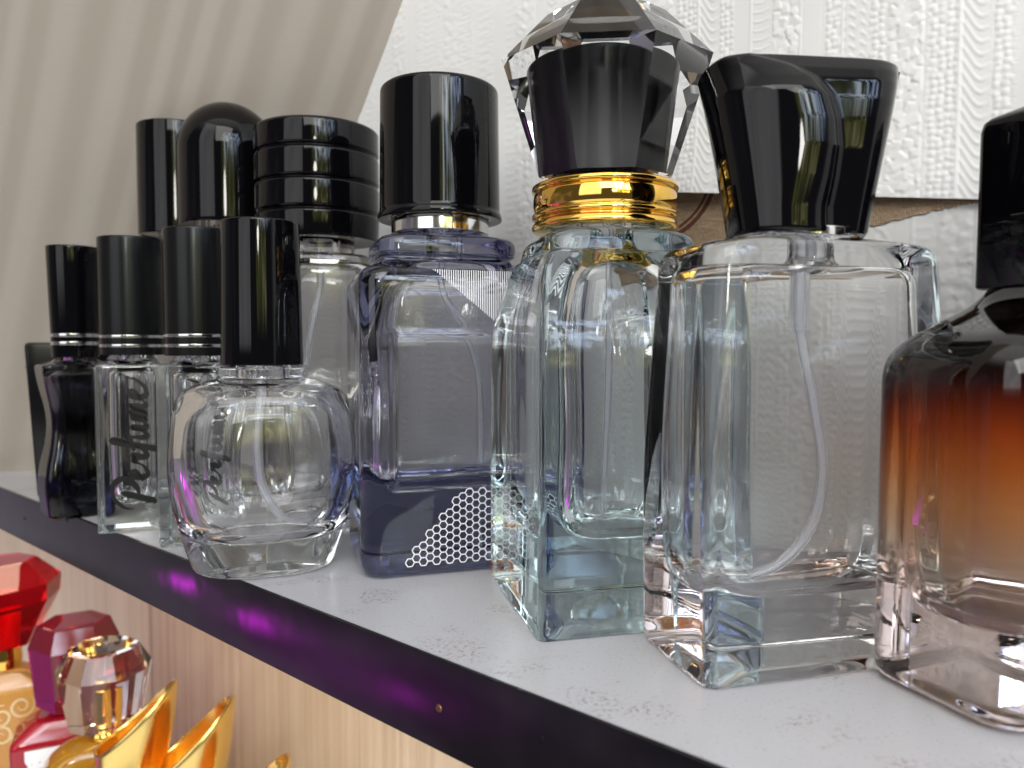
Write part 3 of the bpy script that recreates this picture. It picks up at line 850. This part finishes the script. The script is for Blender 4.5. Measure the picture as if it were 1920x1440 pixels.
# wine red bottle
J2 = thing('wine_red_bottle', 'red bottle with white swirl print and a wine red faceted block cap', 'perfume bottle', (-20.0, 34.5, LZ + .005), 26)
jewel('faceted_cap', J2, [(1.25, 11.3), (1.45, 11.35), (1.68, 13.7), (1.35, 14.5), (1.25, 14.52)], wine_crystal, 6, 4)
lathe('neck_ring', arc_profile([(.3, 11.0, 0), (.6, 11.0, .03), (.6, 11.32, .03), (.3, 11.34, 0)]), gold, J2)
bm = bmesh.new(); loft(bm, [rr(*q[1:], q[0]) for q in prof([(0, 2.0, 1.0, .3, 0), (.05, 2.2, 1.15, .3, .05), (10.3, 2.3, 1.2, .3, .15), (10.95, 1.5, .9, .5, .1), (11.1, .6, .6, .6, 0)], maxlen=2)])
finish('glass_body', bm, red_lacquer, J2)
bm = bmesh.new(); pr_ = None
for i in range(60):
    x = -1.75 + 3.5 * i / 59
    zt = 10.12; zb = 9.72 - .16 * abs(sin(i * .75)) - .10 * sin(i * .31) ** 2
    vs = [bm.verts.new((x, -1.225, zb)), bm.verts.new((x, -1.225, zt))]
    if pr_: bm.faces.new((pr_[0], vs[0], vs[1], pr_[1]))
    pr_ = vs
finish('lace_print', bm, ink_white, J2)
for cx, cz, r, w, ph, mir in ((-1.25, 8.5, 1.05, .42, 1.0, 1), (.3, 8.4, 1.0, .38, 2.0, -1), (-.6, 6.9, 1.0, .38, 0.2, -1), (1.2, 7.0, .9, .3, 1.2, 1)):
    swirl(J2, 'swirl_print', cx, cz, r, -1.226, 1.3, w, ink_white, ph, mir)

# crystal and gold bottle
J3 = thing('gold_perfume_bottle', 'gold glass bottle with white floral print and clear faceted crystal cap', 'perfume bottle', (-17.4, 32.1, LZ + .005), 24)
jewel('faceted_cap', J3, [(1.15, 11.5), (1.3, 11.52), (1.72, 13.5), (1.25, 14.28), (1.1, 14.33)], crystal, 9, 8)
lathe('cap_core', arc_profile([(.1, 11.54, 0), (.30, 11.54, .03), (.28, 13.0, .05), (.02, 13.02, 0)]), gold, J3)
lathe('neck_ring', arc_profile([(.3, 10.9, 0), (.6, 10.9, .06), (.62, 11.1, .08), (.4, 11.45, .05), (.3, 11.46, 0)]), gold, J3)
bm = bmesh.new(); loft(bm, [rr(*q[1:], q[0]) for q in prof([(0, 2.0, .9, .4, 0), (.05, 2.2, 1.05, .5, .05), (10.1, 2.25, 1.1, .55, .5), (10.75, 1.5, .9, .6, .3), (10.95, .6, .6, .6, 0)], maxlen=2)])
finish('glass_body', bm, gold_glass, J3)
for i in range(10):
    swirl(J3, 'floral_print', -1.35 + (i % 5) * .62, 9.55 - (i // 5) * .75 - .15 * (i % 2), .36, -1.115, 1.4, .2, ink_white, i * 1.9, 1 if i % 2 else -1)

for j_ in (J1, J2, J3): j_.scale = (1.09, 1.09, 1.155)
# gold lily bottles
def lily(label, loc, rot, sc, top):
    t = thing('lily_perfume_bottle', label, 'perfume bottle', (loc[0], loc[1], LZ + .005), rot, 'bottles with pointed gold lily cups'); t.scale = (LK,) * 3
    zb = top + 19 - 4.0 * sc
    bm = bmesh.new(); nphi = 96; nz = 16
    def surf(phi, v, off):
        w = ((1 + cos(phi)) / 2); w1 = w ** 1.3
        zt = 2.0 * sc + 2.0 * sc * w ** 2.0
        rt = (.92 + .72 * w1) * sc; rb = .72 * sc
        r = rb + (rt - rb) * (1 - (1 - v) ** 2.0) - off
        sq = 1 - .30 * abs(sin(phi)) ** 2 * w; k = 1
        return Vector((r * cos(phi), r * sin(phi) * 1.15 * sq, zb + zt * v))
    outer = [[surf(2 * pi * j / nphi, i / nz, 0) for j in range(nphi)] for i in range(nz + 1)]
    inner = [[surf(2 * pi * j / nphi, i / nz, .10 * sc) for j in range(nphi)] for i in range(nz, 1, -1)]
    lip = [[(a + b) / 2 + Vector((0, 0, .035 * sc)) for a, b in zip(outer[-1], inner[0])]]
    loft(bm, outer + lip + inner)
    finish('lily_cup', bm, gold_cup, t, sharp=70)
    lathe('glass_body', arc_profile([(.02, 0, 0), (.6 * sc, 0, .05), (.66 * sc, .1, .05), (.66 * sc, zb - .2, .1), (.5 * sc, zb + .02, 0)]), olive_glass, t)
    lathe('neck_ring', arc_profile([(.4 * sc, zb - .02, 0), (.68 * sc, zb - .02, .03), (.68 * sc, zb + .14, .03), (.4 * sc, zb + .14, 0)]), gold, t)
    return t
lily('gold lily cup bottle in front of the crystal capped gold bottle', (-15.25, 29.6), 8, 1.0, -5.4)
lily('gold lily cup bottle standing between the two other lily cup bottles', (-13.15, 29.25), 8, 1.16, -5.85)
lily('gold lily cup bottle showing only its pointed tip at the bottom edge', (-10.0, 27.4), 8, .95, -7.0)

# ------------------------------------------------------------------ light
world = bpy.data.worlds.new('World'); scene.world = world; world.use_nodes = True
g = G(world.node_tree); bg = g.n['Background']
d = g.xyz(g.coord('Generated'))
DEG = 180 / pi
az = g.mul(g.m('ARCTAN2', d[0], g.mul(d[1], -1)), DEG)       # 0 behind the camera, + to the right
el = g.mul(g.m('ARCSINE', d[2]), DEG)
n1 = g.noise(g.vec(g.mul(az, .09), g.mul(el, .035)), 1.0, 2, .6)
n2 = g.noise(g.vec(g.mul(az, .30), g.mul(el, .12), 4.0), 1.0, 3, .65)
n3 = g.noise(g.vec(g.mul(az, .05), g.mul(el, .05), 9.0), 1.0, 1, .5)
def scl(col, f): 
    m = g.n.new('ShaderNodeVectorMath'); m.operation = 'SCALE'; g.put(m.inputs[0], col); g.put(m.inputs[3], f); return m.outputs[0]
def vadd(a, b):
    m = g.n.new('ShaderNodeVectorMath'); m.operation = 'ADD'; g.put(m.inputs[0], a); g.put(m.inputs[1], b); return m.outputs[0]
room = g.add(.09, g.mul(g.step(el, 30, 65), 1.5))
tot = scl((1, .97, .93), room)
grey = g.mul(g.box(az, -46, -12, 1.2), g.box(el, 1, 50, 2.5), g.add(1.0, g.mul(n1, 2.0)))
tot = vadd(tot, scl((1, 1, 1.02), grey))
leaf = g.ramp(n2, [(.30, (.05, .06, .01)), (.46, (.7, .8, .14)), (.57, (2.2, 2.1, .7)), (.67, (5.5, 5.2, 3.8)), (.8, (9, 9, 9))])
tot = vadd(tot, scl(leaf, g.mul(g.box(az, 5, 32, 1.2), g.box(el, 4, 30, 2))))
skyb = g.mul(g.box(az, 10, 46, 2), g.box(el, 14, 34, 3), g.step(n2, .42, .58))
tot = vadd(tot, scl((6.5, 8.0, 11.0), skyb))
left = g.mul(.24, g.box(az, -150, -60, 4), g.box(el, -50, 15, 4), g.step(n3, .40, .62))
tot = vadd(tot, scl((.50, .42, .60), left))
for a0, e0, ra, re, k in ((-109.3, -14.7, .7, 2.0, 7.0), (-103.6, -18.2, 1.3, 2.6, 3.2), (-103, -19, 3.4, 2.8, .7), (-92, -26, 2.6, 3.0, 1.3), (-95, -23, 13, 10, .42)):
    q = g.add(g.m('POWER', g.m('DIVIDE', g.m('SUBTRACT', g.add(az, g.mul(el, -.5)), a0 - e0 * .5), ra), 2), g.m('POWER', g.m('DIVIDE', g.m('SUBTRACT', el, e0), re), 2))
    tot = vadd(tot, scl((.9, .02, 1.0), g.mul(g.m('EXPONENT', g.mul(q, -1)), k, g.add(.3, g.mul(n2, 1.4)))))
front = g.mul(g.box(az, -62, 62, 8), g.box(el, -46, -19, 3), g.add(.85, g.mul(n3, .7)))  # added low fill band that brightens the glass and the wall behind
tot = vadd(tot, scl((1, .985, .97), front))
side_w = g.mul(g.box(az, 52, 125, 6), g.box(el, -20, 50, 8), g.add(.2, g.mul(n3, 1.6)))
tot = vadd(tot, scl((1, 1, 1), side_w))
g.put(bg.inputs['Color'], tot); bg.inputs['Strength'].default_value = 1.0
world.cycles.sampling_method = 'MANUAL'; world.cycles.sample_map_resolution = 1024

def area(name, loc, target, size, power, color=(1, 1, 1), shape='SQUARE', size_y=None):
    L = bpy.data.lights.new(name, 'AREA'); L.shape = shape; L.size = size * S
    if size_y: L.shape = 'RECTANGLE'; L.size_y = size_y * S
    L.energy = power; L.color = color
    o = bpy.data.objects.new(name, L); COL.objects.link(o); o.location = Vector(loc) * S
    o.rotation_euler = (Vector(target) - Vector(loc)).to_track_quat('-Z', 'Y').to_euler(); return o
area('ceiling_lamp', (10, -84, 84), (3, 24, 6), 76, 10.4, (1, .985, .96))
area('bulb', (26, -150, 42), (0, 18, 8), 16, 2.6, (1, .97, .93), 'DISK')
lq = sp(10, 1.6, -2.3)
ll = area('under_shelf_fill', lq, lq + Vector((0, 0, -10)) + N * 2.5, 1.4, .20, (1, .80, .58), size_y=46)  # added warm fill for the lower wall and bottles, not a fitted lamp
ll.rotation_euler = Matrix((N.cross(Vector((0, 0, 1))), N, Vector((0, 0, 1)))).transposed().to_euler()
ll.data.size, ll.data.size_y = .46, .014

# ------------------------------------------------------------------ render settings
scene.render.engine = 'CYCLES'
cy = scene.cycles
cy.max_bounces = 18; cy.transmission_bounces = 18; cy.glossy_bounces = 6; cy.diffuse_bounces = 3
cy.transparent_max_bounces = 8; cy.volume_bounces = 0
cy.caustics_reflective = True; cy.caustics_refractive = True
cy.blur_glossy = .6; cy.sample_clamp_indirect = 30
cy.use_denoising = True; cy.denoiser = 'OPENIMAGEDENOISE'
cy.use_adaptive_sampling = True; cy.adaptive_threshold = .02
scene.view_settings.view_transform = 'Standard'; scene.view_settings.look = 'None'
scene.view_settings.exposure = 0; scene.view_settings.gamma = 1
scene.view_settings.use_curve_mapping = False
